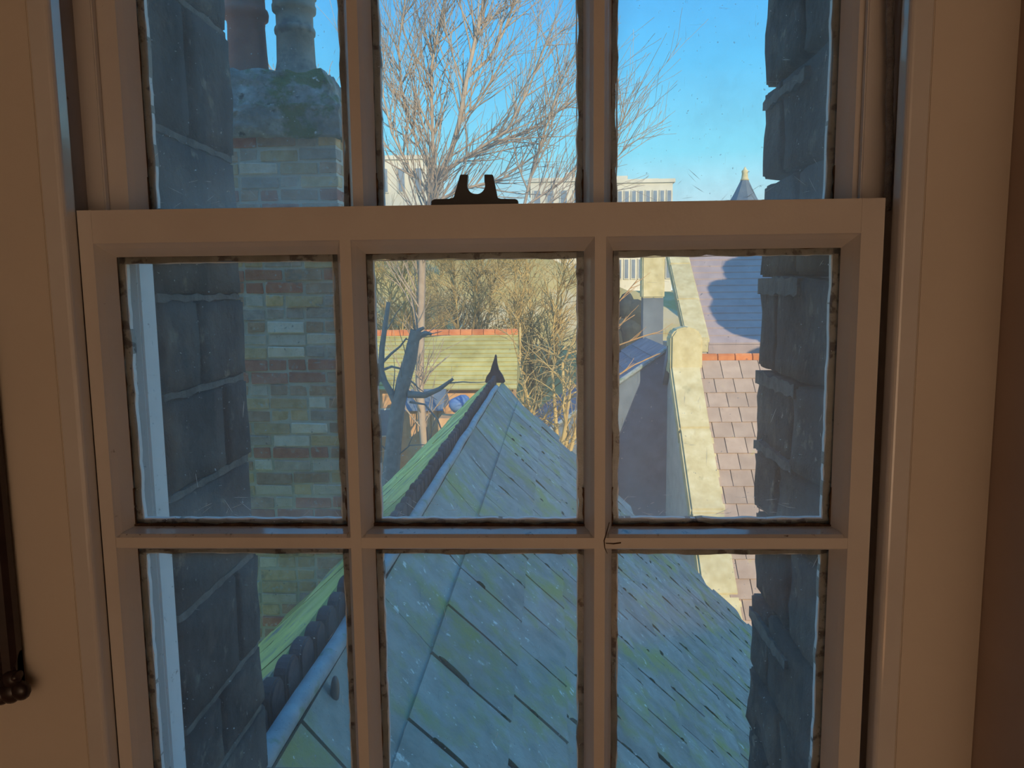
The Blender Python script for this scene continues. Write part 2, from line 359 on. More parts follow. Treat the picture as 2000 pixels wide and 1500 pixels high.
# ------------------------------------------------------------------ sashes
rg = random.Random(11)
def ragged(mb, axis, a0, a1, base, inward, width, jit, y0, y1, n=26, keep=1.0):
    """an irregular strip along axis 'x' or 'z' from a0 to a1; base edge straight, free edge wavy"""
    pts = []
    for k in range(n+1):
        a = a0+(a1-a0)*k/n
        wv = width*(1+.35*noise.noise(Vector((a*30, base*17, y0*50))))+rg.uniform(-jit, jit)
        pts.append((a, base+inward*max(.0006, wv)))
    for k in range(n):
        (a, e), (b_, f_) = pts[k], pts[k+1]
        q = [(a, base), (b_, base), (b_, f_), (a, e)]
        if axis == 'x': mb.prism(q, lambda p, r_, y: (p, y, r_), y0, y1)
        else: mb.prism(q, lambda p, r_, y: (r_, y, p), y0, y1)

def ovolo(w0, out, dep, n=4):            # moulding curve from the face edge down to the glass
    return [(w0, 0), (w0+.001, .0025)] + [(w0+.001+(out-w0-.001)*(i/n)**.8, .0025+(dep-.0025)*(i/n)) for i in range(1, n+1)]

def make_sash(name, label, y0, xl, xr, zt, zb, stile_face, rail_top_face, rail_bot_face, bars_x, bars_z, half=.0066, mo=.011, so=.011, mt_=.006, sr=.015, dep=.030, th=.045, glass=None):
    root = empty(name, label, 'window sash')
    gy = y0+dep+.002
    def stile(sgn, xe, stile_face):
        pr = [(0, 0)] + ovolo(stile_face, stile_face+so, dep) + [(stile_face+so-.006, dep+.001), (stile_face+so-.006, th), (0, th)]
        MB().prism(pr, lambda p, q, a: (xe+sgn*p, y0+q, a), zb, zt).build('stile', PAINT, root)
    stile(1, xl, stile_face[0]); stile(-1, xr, stile_face[1])
    def rail(sgn, ze, face, nm):
        pr = [(0, 0)] + ovolo(face, face+sr, dep) + [(face+sr-.006, dep+.001), (face+sr-.006, th), (0, th)]
        MB().prism(pr, lambda p, q, a: (a, y0+q+(.0006 if q < .03 else -.0006), ze+sgn*p), xl+.002, xr-.002).build(nm, PAINT, root)
    rail(-1, zt, rail_top_face, 'top_rail'); rail(1, zb, rail_bot_face, 'bottom_rail')
    ov = ovolo(half, half+mo, dep)
    pr = [(p, q) for p, q in ov] + [(half+mo-.006, dep+.001), (.004, th-.004), (-.004, th-.004), (-(half+mo-.006), dep+.001)] + [(-p, q) for p, q in reversed(ov)]
    ot = ovolo(half, half+mt_, dep)
    prh = [(p, q) for p, q in ot] + [(half+mt_-.003, dep+.001), (.004, th-.004), (-.004, th-.004), (-(half+mo-.006), dep+.001)] + [(-p, q) for p, q in reversed(ov)]
    for bxx in bars_x:
        MB().prism(pr, lambda p, q, a: (bxx+p, y0+q+.0003, a), zb+rail_bot_face-.001, zt-rail_top_face+.001).build('glazing_bar', PAINT, root)
    xs = [xl+stile_face[0]+so] + sorted(bars_x) + [xr-stile_face[1]-so]
    hx = half+mo
    cols = [(xs[i]+(hx if i else 0), xs[i+1]-(hx if i < len(xs)-2 else 0)) for i in range(len(xs)-1)]
    for bz in bars_z:
        for (a, b_) in cols:
            MB().prism(prh, lambda p, q, c_: (c_, y0+q+.0006, bz+p), a-mo-.003, b_+mo+.003).build('glazing_bar', PAINT, root)
    zs = [zt-rail_top_face-sr] + sorted(bars_z, reverse=True) + [zb+rail_bot_face+sr]
    rows = [(zs[i]-(hx if i else 0), zs[i+1]+(half+mt_ if i < len(zs)-2 else 0)) for i in range(len(zs)-1)]
    for (ztop, zbot) in rows:
        for (a, b_) in cols:
            pane = MB().box(a-.004, b_+.004, gy, gy+.0025, zbot-.004, ztop+.004).build('pane', glass or GLASS, root)
            pu = MB(); wd = .0095
            ragged(pu, 'z', zbot, ztop, a-.002, 1, wd, .0008, gy+.003, gy+.012); ragged(pu, 'z', zbot, ztop, b_+.002, -1, wd, .0008, gy+.003, gy+.012)
            ragged(pu, 'x', a, b_, ztop+.002, -1, wd, .0006, gy+.003, gy+.012); ragged(pu, 'x', a, b_, zbot-.002, 1, wd, .0008, gy+.003, gy+.012)
            pu.build('putty', PUTTY, pane)
            sm = MB(); o = wd-.0024
            ragged(sm, 'z', zbot+o, ztop-o, a+o, 1, .0014, .0009, gy+.0032, gy+.010); ragged(sm, 'z', zbot+o, ztop-o, b_-o, -1, .0014, .0009, gy+.0032, gy+.010)
            ragged(sm, 'x', a+o, b_-o, ztop-o, -1, .0010, .0007, gy+.0032, gy+.010); ragged(sm, 'x', a+o, b_-o, zbot+o, 1, .0018, .0009, gy+.0032, gy+.010)
            sm.build('lit_edge_white', GLINT_SCRATCH, pane)  # bright line painted in for the putty's sky-lit edge
            sc = MB()
            for _ in range(30):
                e_ = rg.random()
                cx_, cz_ = (rg.uniform(a+.012, b_-.012), zbot+.010+abs(rg.gauss(0, .02))) if e_ < .6 else (rg.choice((a+.014, b_-.014))+rg.gauss(0, .004), rg.uniform(zbot+.01, ztop-.01))
                if e_ > .9: cx_, cz_ = rg.uniform(a+.02, b_-.02), rg.uniform(zbot+.03, ztop-.02)
                cx_ = min(max(cx_, a+.011), b_-.011); cz_ = min(max(cz_, zbot+.011), ztop-.011)
                an = rg.gauss(0, .5) if e_ < .6 else rg.gauss(1.4, .5); L_ = rg.uniform(.001, .011); w_ = rg.uniform(.00012, .00028)
                ux_, uz_ = math.cos(an), math.sin(an)
                q4 = [(cx_-ux_*L_, cz_-uz_*L_), (cx_-uz_*w_, cz_+ux_*w_), (cx_+ux_*L_, cz_+uz_*L_), (cx_+uz_*w_, cz_-ux_*w_)]
                sc.prism(q4, lambda p, r_, y: (p, y, r_), gy+.0026, gy+.0029)
            sc.build('scratches', GLINT_SCRATCH, pane)['kind'] = 'stuff'
            gr = MB()
            ragged(gr, 'x', a-.004, b_+.004, zbot-.001, 1, .0042, .0014, gy-.0045, gy-.0003)
            ragged(gr, 'z', zbot, zbot+.05, a-.001, 1, .0022, .0010, gy-.003, gy-.0003, 10); ragged(gr, 'z', zbot, ztop, a-.001, 1, .0012, .0008, gy-.002, gy-.0003, 24)
            ragged(gr, 'z', zbot, zbot+.05, b_+.001, -1, .0022, .0010, gy-.003, gy-.0003, 10); ragged(gr, 'x', a, b_, ztop+.001, -1, .0014, .0008, gy-.002, gy-.0003, 20)
            gr.build('grime_line', GRIME, pane)
    return root, cols, rows, gy

BX = (-.1530, .1490)
lower, lcols, lrows, lgy = make_sash('window_sash', 'lower inner sash with six dirty panes, its meeting rail crossing the view', 0.0, -.4752, .4752, 0.0, -.885,
                       (.017, .026), .0392, .065, BX, (-.4105,))
# soiled flat ledges on top of the horizontal bars, where the dirt lies
bz = -.4105
for (a, b_) in lcols:
    q = [(.0070, .0008), (.0104, .0050), (.0134, .0310), (.0120, .0314), (.0060, .0040)]
    MB().prism(q, lambda p, r_, c_: (c_, r_-.0006, bz+p), a-.006, b_+.006).build('soiled_ledge', PAINT_SOILED, lower)
for pth in (((1190, 1020), (1184, 1042), (1180, 1056), (1181, 1070), (1186, 1081)), ((1183, 1061), (1198, 1062), (1213, 1060))):
    MB().tube([at(px, py, 0)+Vector((0, -.0002, 0)) for px, py in pth], [.0005, .0007, .0008, .0006, .0003][:len(pth)], 5).build('paint_crack', GRIME, lower)
# upper sash, behind
uy = .057
ux0, ux1 = -.4755, .4795
ub1, ub2 = at(693, 200, uy).x, at(1170, 200, uy).x
upper, ucols, urows, ugy = make_sash('window_sash', 'upper outer sash with bare sky and chimney in its panes', uy, ux0, ux1, .935, -.036,
                       (.034, .020), .05, .036-.014, (ub1, ub2), (.46,), glass=GLASS_UP)

# ------------------------------------------------------------------ sash fastener keeper on the upper sash's meeting rail
fy = .062
fast = empty('sash_fastener', 'black iron sash fastener with open horseshoe keeper on the meeting rail', 'fastener')
def fpt(px, py): p = at(px, py, fy); return (p.x, p.z)
pl = [fpt(*q) for q in ((842, 410), (842, 392), (848, 389), (876, 388), (884, 386), (972, 386), (978, 388), (1006, 388.5), (1012, 391), (1012, 410))]
MB().prism([(p, max(q, .0022)) for p, q in pl], lambda p, q, a: (p, a, q), fy, fy+.024).build('base_plate', IRON, fast, bevel=.0008)
arc = [(929.5+17.5*math.cos(t_), 361+17.5*math.sin(t_)) for t_ in [R(x) for x in range(-22, 203, 15)]]
pl = [fpt(*q) for q in [(884, 387), (886, 383), (898, 341), (899, 340), (913.5, 340)] + list(reversed(arc)) + [(945.5, 340), (961, 340), (963, 342), (971, 383), (973, 387)]]
MB().prism(pl, lambda p, q, a: (p, a, q), fy+.003, fy+.016).build('keeper', IRON, fast, bevel=.0008)
# upper meeting rail top carries it
# ------------------------------------------------------------------ sash cord
c0 = at(1741, 0, .03); c1 = at(1733, 392, .03)
pts = []; n = 60
top = c0 + (c0-c1)*1.2
for k in range(n+1):
    t_ = k/n; p = top.lerp(c1 + (c1-c0)*.05, t_); p.x += .0012*math.sin(t_*9)+.0006*math.sin(t_*31); pts.append(p)
cord = MB().tube(pts, [.0042+.0006*math.sin(k*2.4) for k in range(n+1)], 8).build('sash_cord', CORD, lower, smooth=True)
cord['label'] = 'frayed grey cotton sash cord hanging in the right hand track'

# ------------------------------------------------------------------ dark carved picture frame at the left edge
pf = empty('picture_frame', 'dark carved wooden picture frame at the left edge of view', 'picture frame')
py0 = -.030
xr_ = at(4, 1000, py0-.012).x; zb_ = at(10, 1345, py0-.012).z; zt_ = at(3, 40, py0-.012).z; xl_ = xr_-.30; fw_ = .045
prof = [(0, 0), (0, -.010), (.005, -.016), (.014, -.018), (.022, -.012), (.030, -.014), (.040, -.008), (fw_, -.004), (fw_, 0)]
for (sgn, xe) in ((-1, xr_), (1, xl_)):
    MB().prism(prof, lambda p, q, a: (xe+sgn*p, py0+q, a), zb_, zt_).build('frame_side', DARKWOOD, pf)
for (sgn, ze) in ((-1, zt_), (1, zb_)):
    MB().prism(prof, lambda p, q, a: (a, py0+q, ze+sgn*p), xl_, xr_).build('frame_side', DARKWOOD, pf)
MB().box(xl_+.03, xr_-.03, py0-.005, py0+.003, zb_+.03, zt_-.03).build('canvas', CANVAS, pf)
for (cx, sx_) in ((xr_, 1), (xl_, -1)):
    for (cz, sz) in ((zb_, -1), (zt_, 1)):
        o = MB()
        for (dx, dz, r_) in ((.004, .001, .0125), (.001, -.018, .006), (-.010, .004, .014), (-.022, .008, .012), (-.034, .006, .011), (-.006, -.014, .012)):
            o.blob((cx+sx_*dx, py0-.014, cz+sz*dz*1.0), (r_, .009, r_), seg=10, rings=7)
        o.build('corner_carving', DARKWOOD, pf, smooth=True)

# ================================================================== OUTSIDE: NEAR SLATE ROOF
roof = empty('slate_roof', 'steep mossy stone slate roof with crested ridge running away below the window', 'roof')
A = Vector((-.835, 1.528, -1.44)); B = Vector((-.647, 10.892, -1.44))
d = (B-A).normalized(); n_ = Vector((d.y, -d.x, 0)); Zu = Vector((0, 0, 1))
U0, U1 = -1.02, 9.42
def frame(pitch, side=1):
    s = n_*side*math.cos(pitch) - Zu*math.sin(pitch)
    N = n_*side*math.sin(pitch) + Zu*math.cos(pitch)
    return s, N
P45 = R(45)
sR, NR = frame(P45); sL, NL = frame(P45, -1)
# boarding under the slates (closed prism = the roof's body)
ext = 7.2
def rp_(u, v, s, N, off): return A + d*u + s*v + N*off
mb = MB()
a0 = [rp_(U0, 0, sR, NR, 0) - Zu*.07, rp_(U0, ext, sR, NR, -.05), rp_(U0, ext, sL, NL, -.05)]
a1 = [p + d*(U1-U0-.02) for p in a0]
mb.add(a0+a1, [(0, 2, 1), (3, 4, 5), (0, 1, 4, 3), (0, 3, 5, 2), (1, 2, 5, 4)])
mb.build('roof_body', mat('roof_underlay', [(.3, (.015, .018, .015)), (.7, (.04, .045, .03))], 10, rough=1), roof)

def slate_mesh(name, L, H, th, mt, seed, top=-.10):
    r_ = random.Random(seed); b = bmesh.new(); nx, ny = 4, 2
    def edge(k, n, j): return r_.uniform(-j, j)
    xsL = [-L/2+r_.uniform(-.003, .003) for _ in range(ny+1)]; xsR = [L/2+r_.uniform(-.003, .003) for _ in range(ny+1)]
    yb = [H+r_.uniform(-.010, .006) for _ in range(nx+1)]
    V = {}
    for z_ in (0, 1):
        for j in range(ny+1):
            for i in range(nx+1):
                x = xsL[j]+(xsR[j]-xsL[j])*i/nx; y = top+(yb[i]-top)*j/ny
                V[z_, j, i] = b.verts.new((x, y, z_*th+(r_.uniform(-.002, .003) if z_ else 0)))
    for j in range(ny):
        for i in range(nx):
            b.faces.new((V[1, j, i], V[1, j, i+1], V[1, j+1, i+1], V[1, j+1, i])); b.faces.new((V[0, j+1, i], V[0, j+1, i+1], V[0, j, i+1], V[0, j, i]))
    for i in range(nx):
        b.faces.new((V[0, 0, i], V[0, 0, i+1], V[1, 0, i+1], V[1, 0, i])); b.faces.new((V[1, ny, i], V[1, ny, i+1], V[0, ny, i+1], V[0, ny, i]))
    for j in range(ny):
        b.faces.new((V[0, j+1, 0], V[0, j, 0], V[1, j, 0], V[1, j+1, 0])); b.faces.new((V[0, j, nx], V[0, j+1, nx], V[1, j+1, nx], V[1, j, nx]))
    me = bpy.data.meshes.new(name); b.to_mesh(me); b.free(); me.materials.append(mt); return me

SL = .55; EX = .40; TH = .022
rv = [.60, .98]
while rv[-1] < 6.9: rv.append(rv[-1]+EX)
meshes = [slate_mesh('slate', SL-.017, EX, TH, SLATE, k) for k in range(6)]
big = [slate_mesh('slate', 1.10-.014, .56, TH, SLATE, 20+k, .07) for k in range(3)]
lmesh = [slate_mesh('slate', SL-.012, EX, TH, SLATE_L, 40+k) for k in range(4)]
rs = random.Random(5)
slates = []
def put(me, u, v, s, N, side, tilt=.045, lift=.02):
    t_ = tilt+rs.uniform(-.006, .006); rz = rs.uniform(-.008, .008)
    ss = (s*math.cos(t_) + N*math.sin(t_)).normalized(); NN = (N*math.cos(t_) - s*math.sin(t_)).normalized()
    dd = d if side > 0 else -d
    # local x along the ridge, local y down the slope, local z out of the roof
    xx = NN.cross(ss)*-1
    xx = ss.cross(NN)
    Mx = Matrix((xx, ss, NN)).transposed().to_4x4() @ Matrix.Rotation(rz, 4, 'Z')
    Mx.translation = rp_(u, v, s, N, lift + rs.uniform(-.003, .003))
    slates.append((me, Mx))
# ridge course of long slabs, lying steeper
s2, N2 = frame(R(50))
for u in [U0+.55-.20+1.10*k for k in range(10)]:
    if u-.55 > U1: break
    tl = Matrix.Identity(4)
    put(rs.choice(big), min(u, U1-.55), .05, s2, N2, 1, .0, .040)
for r_i, v in enumerate(rv[:-1]):
    k = 0; u = U0+.27-(.0 if r_i % 2 else .275)+.02
    while u < U1-.2:
        put(rs.choice(meshes), u, v, sR, NR, 1); u += SL
for r_i, v in enumerate([.13+EX*k for k in range(9)]):
    u = U0+.27-(.0 if r_i % 2 else .275)
    while u < U1-.2:
        put(rs.choice(lmesh), u, v, sL, NL, -1); u += SL
slates.sort(key=lambda q: (q[1].translation-CAM).length)
far = bmesh.new()
def seen(P):
    dv = P-CAM; z = dv.dot(FW); x = 1000+FPX*dv.dot(RT)/z; y = 750-FPX*dv.dot(UP)/z
    return z > 0 and 420 < x < 1620 and 600 < y < 1650
first = [q for q in slates if seen(q[1].translation)]; rest = [q for q in slates if not seen(q[1].translation)]
for i, (me, Mx) in enumerate(first[:296]):
    o = obj('slate', me, roof); o.matrix_world = Mx
restm = first[296:]+rest
vs_, fs_ = {}, {}
for mt in (SLATE, SLATE_L): vs_[mt.name] = MB()
for me, Mx in restm:
    vs_[me.materials[0].name].add([Mx @ v.co for v in me.vertices], [tuple(p.vertices) for p in me.polygons])
for mt in (SLATE, SLATE_L):
    if vs_[mt.name].v:
        o = vs_[mt.name].build('far_slates', mt, roof); o['kind'] = 'stuff'
# crested ridge tiles: one rounded tab after another
def ridge_tab(seed):
    r_ = random.Random(seed); w_, h_, t_ = .066, .105+r_.uniform(-.008, .008), .026
    poly = [(-w_, -.05), (-w_, h_*.55)] + [(-w_*math.cos(a), h_*.55+h_*.45*math.sin(a)) for a in [x*math.pi/8 for x in range(1, 8)]] + [(w_, h_*.55), (w_, -.05)]
    mb = MB().prism(poly, lambda p, q, a: (a, p, q), -t_, t_)
    return mb.mesh('ridge_tile', RIDGE, bevel=.008, seg=2)
tabs = [ridge_tab(k) for k in range(4)]
u = U0
ang = math.atan2(d.y, d.x)-math.pi/2
while u < U1-.15:
    o = obj('ridge_tile', rs.choice(tabs), roof)
    o.matrix_world = Matrix.Translation(A + d*u + Zu*(-.030+rs.uniform(-.006, .006)) + n_*.02) @ Matrix.Rotation(ang+rs.uniform(-.06, .06), 4, 'Z') @ Matrix.Rotation(rs.uniform(-.05, .05), 4, 'X')
    u += .152
# lead roll beside the crest
pts = [A + d*(U0+(U1-U0-1.0)*k/40) + n_*(.105+.004*math.sin(k*1.3)) + Zu*(-.010+.004*math.sin(k*.9)) for k in range(41)]
MB().tube(pts, .034, 12).build('lead_roll', LEAD, roof, smooth=True)
for u in (.12, .62):
    p = A + d*u + n_*.165 - Zu*.075
    MB().blob(p, (.016, .028, .055), Matrix.Rotation(ang, 3, 'Z'), 8, 6).build('lead_clip', IRON, roof, smooth=True)
# finial standing on the far end of the ridge
p = A + d*(U1-.12)
poly = [(-.16, -.05), (-.13, .05), (-.07, .13), (-.045, .22), (-.005, .33), (.012, .40), (.03, .36), (.035, .26), (.06, .15), (.12, .06), (.16, -.05)]
MB().prism(poly, lambda q, r_, a: tuple(p + n_*(q+.02) + Zu*r_ + d*a), -.07, .07).build('finial', RIDGE, roof, bevel=.015)
# moss cushions along the joints of the right-hand slope
mo = MB(); rm = random.Random(9)
basis = Matrix((d, sR, NR)).transposed()
for _ in range(650):
    r_i = rm.randrange(len(rv)-2); v = rv[r_i]
    u = U0+.02+SL*rm.randrange(0, 19)+(.0 if r_i % 2 else .275)-.0
    if u > U1-.3 or u < 0: continue
    big_ = rm.random() < .25
    L = rm.uniform(.04, .16) if big_ else rm.uniform(.012, .05)
    vv = v+rm.uniform(0, EX)
    mo.blob(rp_(u+rm.uniform(-.006, .006), vv, sR, NR, .045), (rm.uniform(.006, .014), L, rm.uniform(.008, .018)), basis, 6, 4)
for _ in range(260):
    r_i = rm.randrange(len(rv)-2); u = rm.uniform(0, U1-.2)
    mo.blob(rp_(u, rv[r_i]+EX+rm.uniform(-.0, .012), sR, NR, .034), (rm.uniform(.015, .07), rm.uniform(.006, .012), rm.uniform(.006, .014)), basis, 6, 4)
o = mo.build('moss', MOSS, roof, smooth=True); o['kind'] = 'stuff'

# ================================================================== CHIMNEY
chim = empty('chimney_stack', 'tall stock brick chimney stack with mossy cement cap at the left', 'chimney')
CX0, CX1, CY0, CY1 = -2.0, -1.075, 3.5, 4.18
ztop = at(560, 262, 3.5).z; zbase = -3.2
MB().box(CX0+.005, CX1-.005, CY0+.005, CY1-.005, zbase, ztop+.1).build('mortar_core', MORTAR_L, chim)
bm_cache = {}
def brick(mt, L, W, k):
    key = (mt.name, round(L, 3), round(W, 3), k % 2)
    if key not in bm_cache:
        r_ = random.Random(k % 2+int(L*100)); mb = MB().box(-L/2, L/2, -W/2, W/2, -.0310, .0310)
        mb.v = [tuple(c_+r_.uniform(-.0045, .0045) for c_ in v) for v in mb.v]
        bm_cache[key] = mb.mesh('brick', mt, bevel=.004, seg=1)
    return bm_cache[key]
rb = random.Random(21); nb = 0; row = 0; z = ztop-.0375
while z > -2.55:
    red = row in (4, 10, 11, 17, 18, 24, 29, 30)
    # front course: alternate stretcher and header starts
    x = CX1; first_w = .215 if row % 2 else .1025
    pick = lambda: (B_RED if rb.random() < .75 else B_BROWN) if red else rb.choices((B_STOCK, B_BROWN, B_PALE, B_GREY, B_RED), (5, 4, 2.2, 3, .7))[0]
    L = first_w
    while x > -1.83:
        o = obj('brick', brick(pick(), L, .1025, nb), chim)
        o.location = (x-L/2, CY0+.051+rb.uniform(-.004, .003), z+rb.uniform(-.002, .002)); o.rotation_euler = (0, rb.uniform(-.008, .008), rb.uniform(-.01, .01))
        nb += 1; x -= L+.015
        L = .215 if rb.random() < .62 else .1025
    if row % 2 == 0:
        o = obj('brick', brick(pick(), .1025, .215, nb), chim)      # a stretcher on the return face
        o.location = (CX1-.051, CY0+.1025+.011+.1075, z); nb += 1
    z -= .0755; row += 1
# cement cap with sloping flaunching
def rough_box(x0, x1, y0, y1, z0, z1, amp, seed, top_in=0):
    b = bmesh.new(); bmesh.ops.create_cube(b, size=1); bmesh.ops.subdivide_edges(b, edges=list(b.edges), cuts=15, use_grid_fill=True)
    for v in b.verts:
        f_ = v.co.z+.5; cx, cy = (x0+x1)/2, (y0+y1)/2
        k = 1-top_in*f_
        v.co = Vector((cx+v.co.x*(x1-x0)*k, cy+v.co.y*(y1-y0)*k, z0+f_*(z1-z0)))
        v.co += noise.noise_vector(v.co*6+Vector((seed, 0, 0)))*amp + noise.noise_vector(v.co*17+Vector((seed, 4, 0)))*amp*.8
    me = bpy.data.meshes.new('cap'); b.to_mesh(me); b.free(); me.materials.append(RENDER)
    for p in me.polygons: p.use_smooth = True
    return me
zc1 = at(560, 200, 3.45).z; zc2 = at(560, 148, 3.6).z
obj('cap', rough_box(CX0-.02, CX1+.03, CY0-.03, CY1+.03, ztop-.02, zc1, .022, 1), chim)
obj('flaunching', rough_box(CX0-.0, CX1+.02, CY0-.02, CY1+.02, zc1-.03, zc2+.03, .03, 2, .22), chim)
def pot(px, base_y, mt, label, k, r0):
    Y = 3.82
    p = at(px, base_y, Y); t0 = at(px, -12, Y).z; h = t0-p.z
    c = (p.x, Y, p.z)
    if k == 0: prof = [(r0*1.18, -.05), (r0*1.10, .0), (r0*1.02, h*.30), (r0*.97, h*.62), (r0*.99, h*.64), (r0*1.0, h*.68), (r0*1.16, h*.70), (r0*1.20, h*.76), (r0*1.16, h*.80), (r0*1.04, h*.82), (r0*1.02, h*.98), (r0*1.2, h*1.0), (r0*1.24, h*1.12), (r0*1.0, h*1.13), (r0*.8, h*1.12), (r0*.8, h*.9)]
    else: prof = [(r0*1.30, -.05), (r0*1.18, .0), (r0*1.04, h*.16), (r0*1.0, h*.50), (r0*1.08, h*.51), (r0*1.10, h*.55), (r0*1.06, h*.58), (r0*.99, h*.59), (r0*.99, h*.76), (r0*1.16, h*.78), (r0*1.18, h*.84), (r0*1.12, h*.87), (r0*1.14, h*.93), (r0*1.22, h*.95), (r0*1.22, h*1.10), (r0*1.0, h*1.11), (r0*.8, h*1.1), (r0*.8, h*.9)]
    o = MB().lathe(prof, c, 28).build('chimney_pot', mt, None, smooth=True)
    return tag(o, label, 'chimney pot', 'pots on the brick chimney stack')
pot(486, 152, TERRA, 'red terracotta chimney pot standing on the brick stack', 0, .112)
pot(580, 150, BUFF, 'weathered grey buff chimney pot right of the red one', 1, .110)

# ================================================================== TREES
def tree_mesh(limbs, rnd, depth_max, twig_len, child_n, r_tip, spread=.6, lift=.35, droop=0, seg=5, wob=1.0):
    """limbs: list of (points, r0, r1). Children grow off each limb, then twigs off the children."""
    thick, thin = MB(), MB()
    def grow(pts, r0, r1, lvl):
        n = len(pts); rads = [r0+(r1-r0)*i/(n-1) for i in range(n)]
        (thick if lvl == 0 else thin).tube(pts, rads, 6 if lvl == 0 else (4 if lvl == 1 else 3), cap=False)
        if lvl >= depth_max: return
        tot = sum((pts[i+1]-pts[i]).length for i in range(n-1))
        k = child_n[lvl]; k = max(1, int(k*(tot/ twig_len[0] if lvl == 0 else 1)))
        for c_ in range(k):
            t_ = rnd.uniform(.12, 1.0); i = min(n-2, int(t_*(n-1))); fr = t_*(n-1)-i
            p = pts[i].lerp(pts[i+1], fr); ax = (pts[i+1]-pts[i]).normalized()
            rv_ = Vector((rnd.gauss(0, 1), rnd.gauss(0, 1), rnd.gauss(0, 1))); rv_ -= ax*rv_.dot(ax)
            if rv_.length < 1e-3: continue
            dr = (ax + rv_.normalized()*spread*rnd.uniform(.6, 1.4) + Vector((0, 0, lift))).normalized()
            L = twig_len[lvl]*rnd.uniform(.5, 1.15); q = [p]
            st = L/seg
            for s_ in range(seg):
                dr = (dr + Vector((rnd.gauss(0, .10*wob), rnd.gauss(0, .10*wob), rnd.gauss(0, .08*wob)+(lift*.10 if not droop else -droop)))).normalized()
                q.append(q[-1]+dr*st)
            rr = min(rads[i]*.6, r_tip*(2.8-lvl*.8))
            grow(q, rr, max(r_tip*.55, rr*.35), lvl+1)
    for pts, r0, r1 in limbs: grow([Vector(p) for p in pts], r0, r1, 0)
    return thick, thin
def tree(name, label, limbs, rnd, bark, group=None, cat='tree', **kw):
    root = empty(name, label, cat, group)
    a, b = tree_mesh(limbs, rnd, **kw)
    a.build('limbs', bark, root, smooth=True)
    o = b.build('twigs', bark, root, smooth=True); o['kind'] = 'stuff'
    return root
GZ = -7.6
def P(px, py, Y, dy=0): return at(px, py, Y+dy)
Y = 22
tr = at(838, 480, Y)
limbs = [
 ([Vector((tr.x-.1, Y, GZ)), Vector((tr.x-.4, Y, -3)), P(825, 480, Y), P(838, 400, Y), P(853, 350, Y)], .14, .09),
 ([P(853, 350, Y), P(880, 300, Y), P(897, 240, Y, -.2), P(912, 152, Y, -.3), P(930, 70, Y, -.3), P(946, 0, Y), P(956, -70, Y), P(965, -170, Y)], .085, .035),
 ([P(850, 352, Y), P(846, 300, Y, .2), P(843, 200, Y, .3), P(843, 130, Y, .4), P(856, 60, Y, .4), P(870, -10, Y), P(882, -120, Y)], .06, .025),
 ([P(912, 152, Y, -.3), P(955, 115, Y), P(985, 60, Y), P(1006, 0, Y), P(1016, -60, Y)], .05, .02),
 ([P(905, 165, Y, -.2), P(885, 110, Y), P(870, 55, Y), P(866, 10, Y)], .03, .015),
 ([P(857, 345, Y), P(920, 300, Y, -.4), P(990, 255, Y, -.6), P(1030, 180, Y, -.6), P(1060, 100, Y, -.5), P(1074, 75, Y)], .05, .015),
 ([P(870, 330, Y), P(950, 290, Y, .5), P(1040, 250, Y, .6), P(1110, 205, Y, .6), P(1150, 170, Y)], .045, .014),
 ([P(1020, 420, Y), P(1040, 330, Y), P(1066, 250, Y), P(1090, 180, Y), P(1110, 130, Y)], .05, .014),
 ([P(848, 350, Y), P(815, 280, Y, .4), P(785, 180, Y, .5), P(778, 90, Y, .5), P(790, 10, Y), P(800, -60, Y)], .05, .018),
 ([P(842, 380, Y), P(800, 330, Y, -.4), P(765, 260, Y, -.5), P(745, 170, Y, -.5), P(750, 80, Y)], .045, .014),
 ([P(897, 240, Y, -.2), P(940, 190, Y), P(975, 130, Y), P(1000, 80, Y)], .035, .012),
 ([P(840, 400, Y), P(900, 370, Y), P(980, 350, Y, .5), P(1050, 300, Y, .5), P(1085, 240, Y)], .05, .014),
 ([P(1000, 420, Y), P(1090, 360, Y, .4), P(1160, 300, Y), P(1215, 240, Y), P(1226, 220, Y)], .04, .012),
 ([P(1000, 430, Y), P(1110, 400, Y, .4), P(1180, 340, Y), P(1224, 285, Y)], .04, .012),
 ([P(846, 300, Y, .2), P(818, 220, Y), P(800, 140, Y), P(810, 60, Y)], .03, .012),
]
tree('bare_tree', 'large bare tree with upswept branches filling the middle upper pane', limbs, random.Random(31), BARK,
     depth_max=2, twig_len=(2.3, 1.15), child_n=(12, 5), r_tip=.0105, spread=.72, lift=.26, wob=.55)

def bush_tree(px, py_top, Y, w_, seed, label, bark, name='bare_tree', base_z=GZ, n_l=9, dens=5, rt=.014, droop=0, lift=.25, tl=(1.7, .9), group=None):
    r_ = random.Random(seed); c = at(px, py_top, Y); H = c.z-base_z; limbs = []
    base = Vector((c.x, Y, base_z))
    fork = base+Vector((0, 0, H*.30))
    limbs.append(([base, base+Vector((.05, 0, H*.15)), fork], .17, .12))
    for k in range(n_l):
        a = 2*math.pi*k/n_l+r_.uniform(-.3, .3); rad = w_*r_.uniform(.35, 1.0)
        tip = Vector((c.x+math.cos(a)*rad, Y+math.sin(a)*rad*.7, base_z+H*r_.uniform(.55, .97)))
        q1 = fork.lerp(tip, .35)+Vector((math.cos(a)*rad*.12, 0, 0)); q2 = fork.lerp(tip, .7)+Vector((r_.uniform(-.3, .3), 0, H*.05))
        limbs.append(([fork-Vector((0, 0, H*r_.uniform(0, .1))), q1, q2, tip], .075, .02))
    return tree(name, label, limbs, r_, bark, group=group, depth_max=2, twig_len=tl, child_n=(dens, 5), r_tip=rt, spread=.75, lift=lift, droop=droop)
G2 = 'bare trees behind the mossy tiled roof'
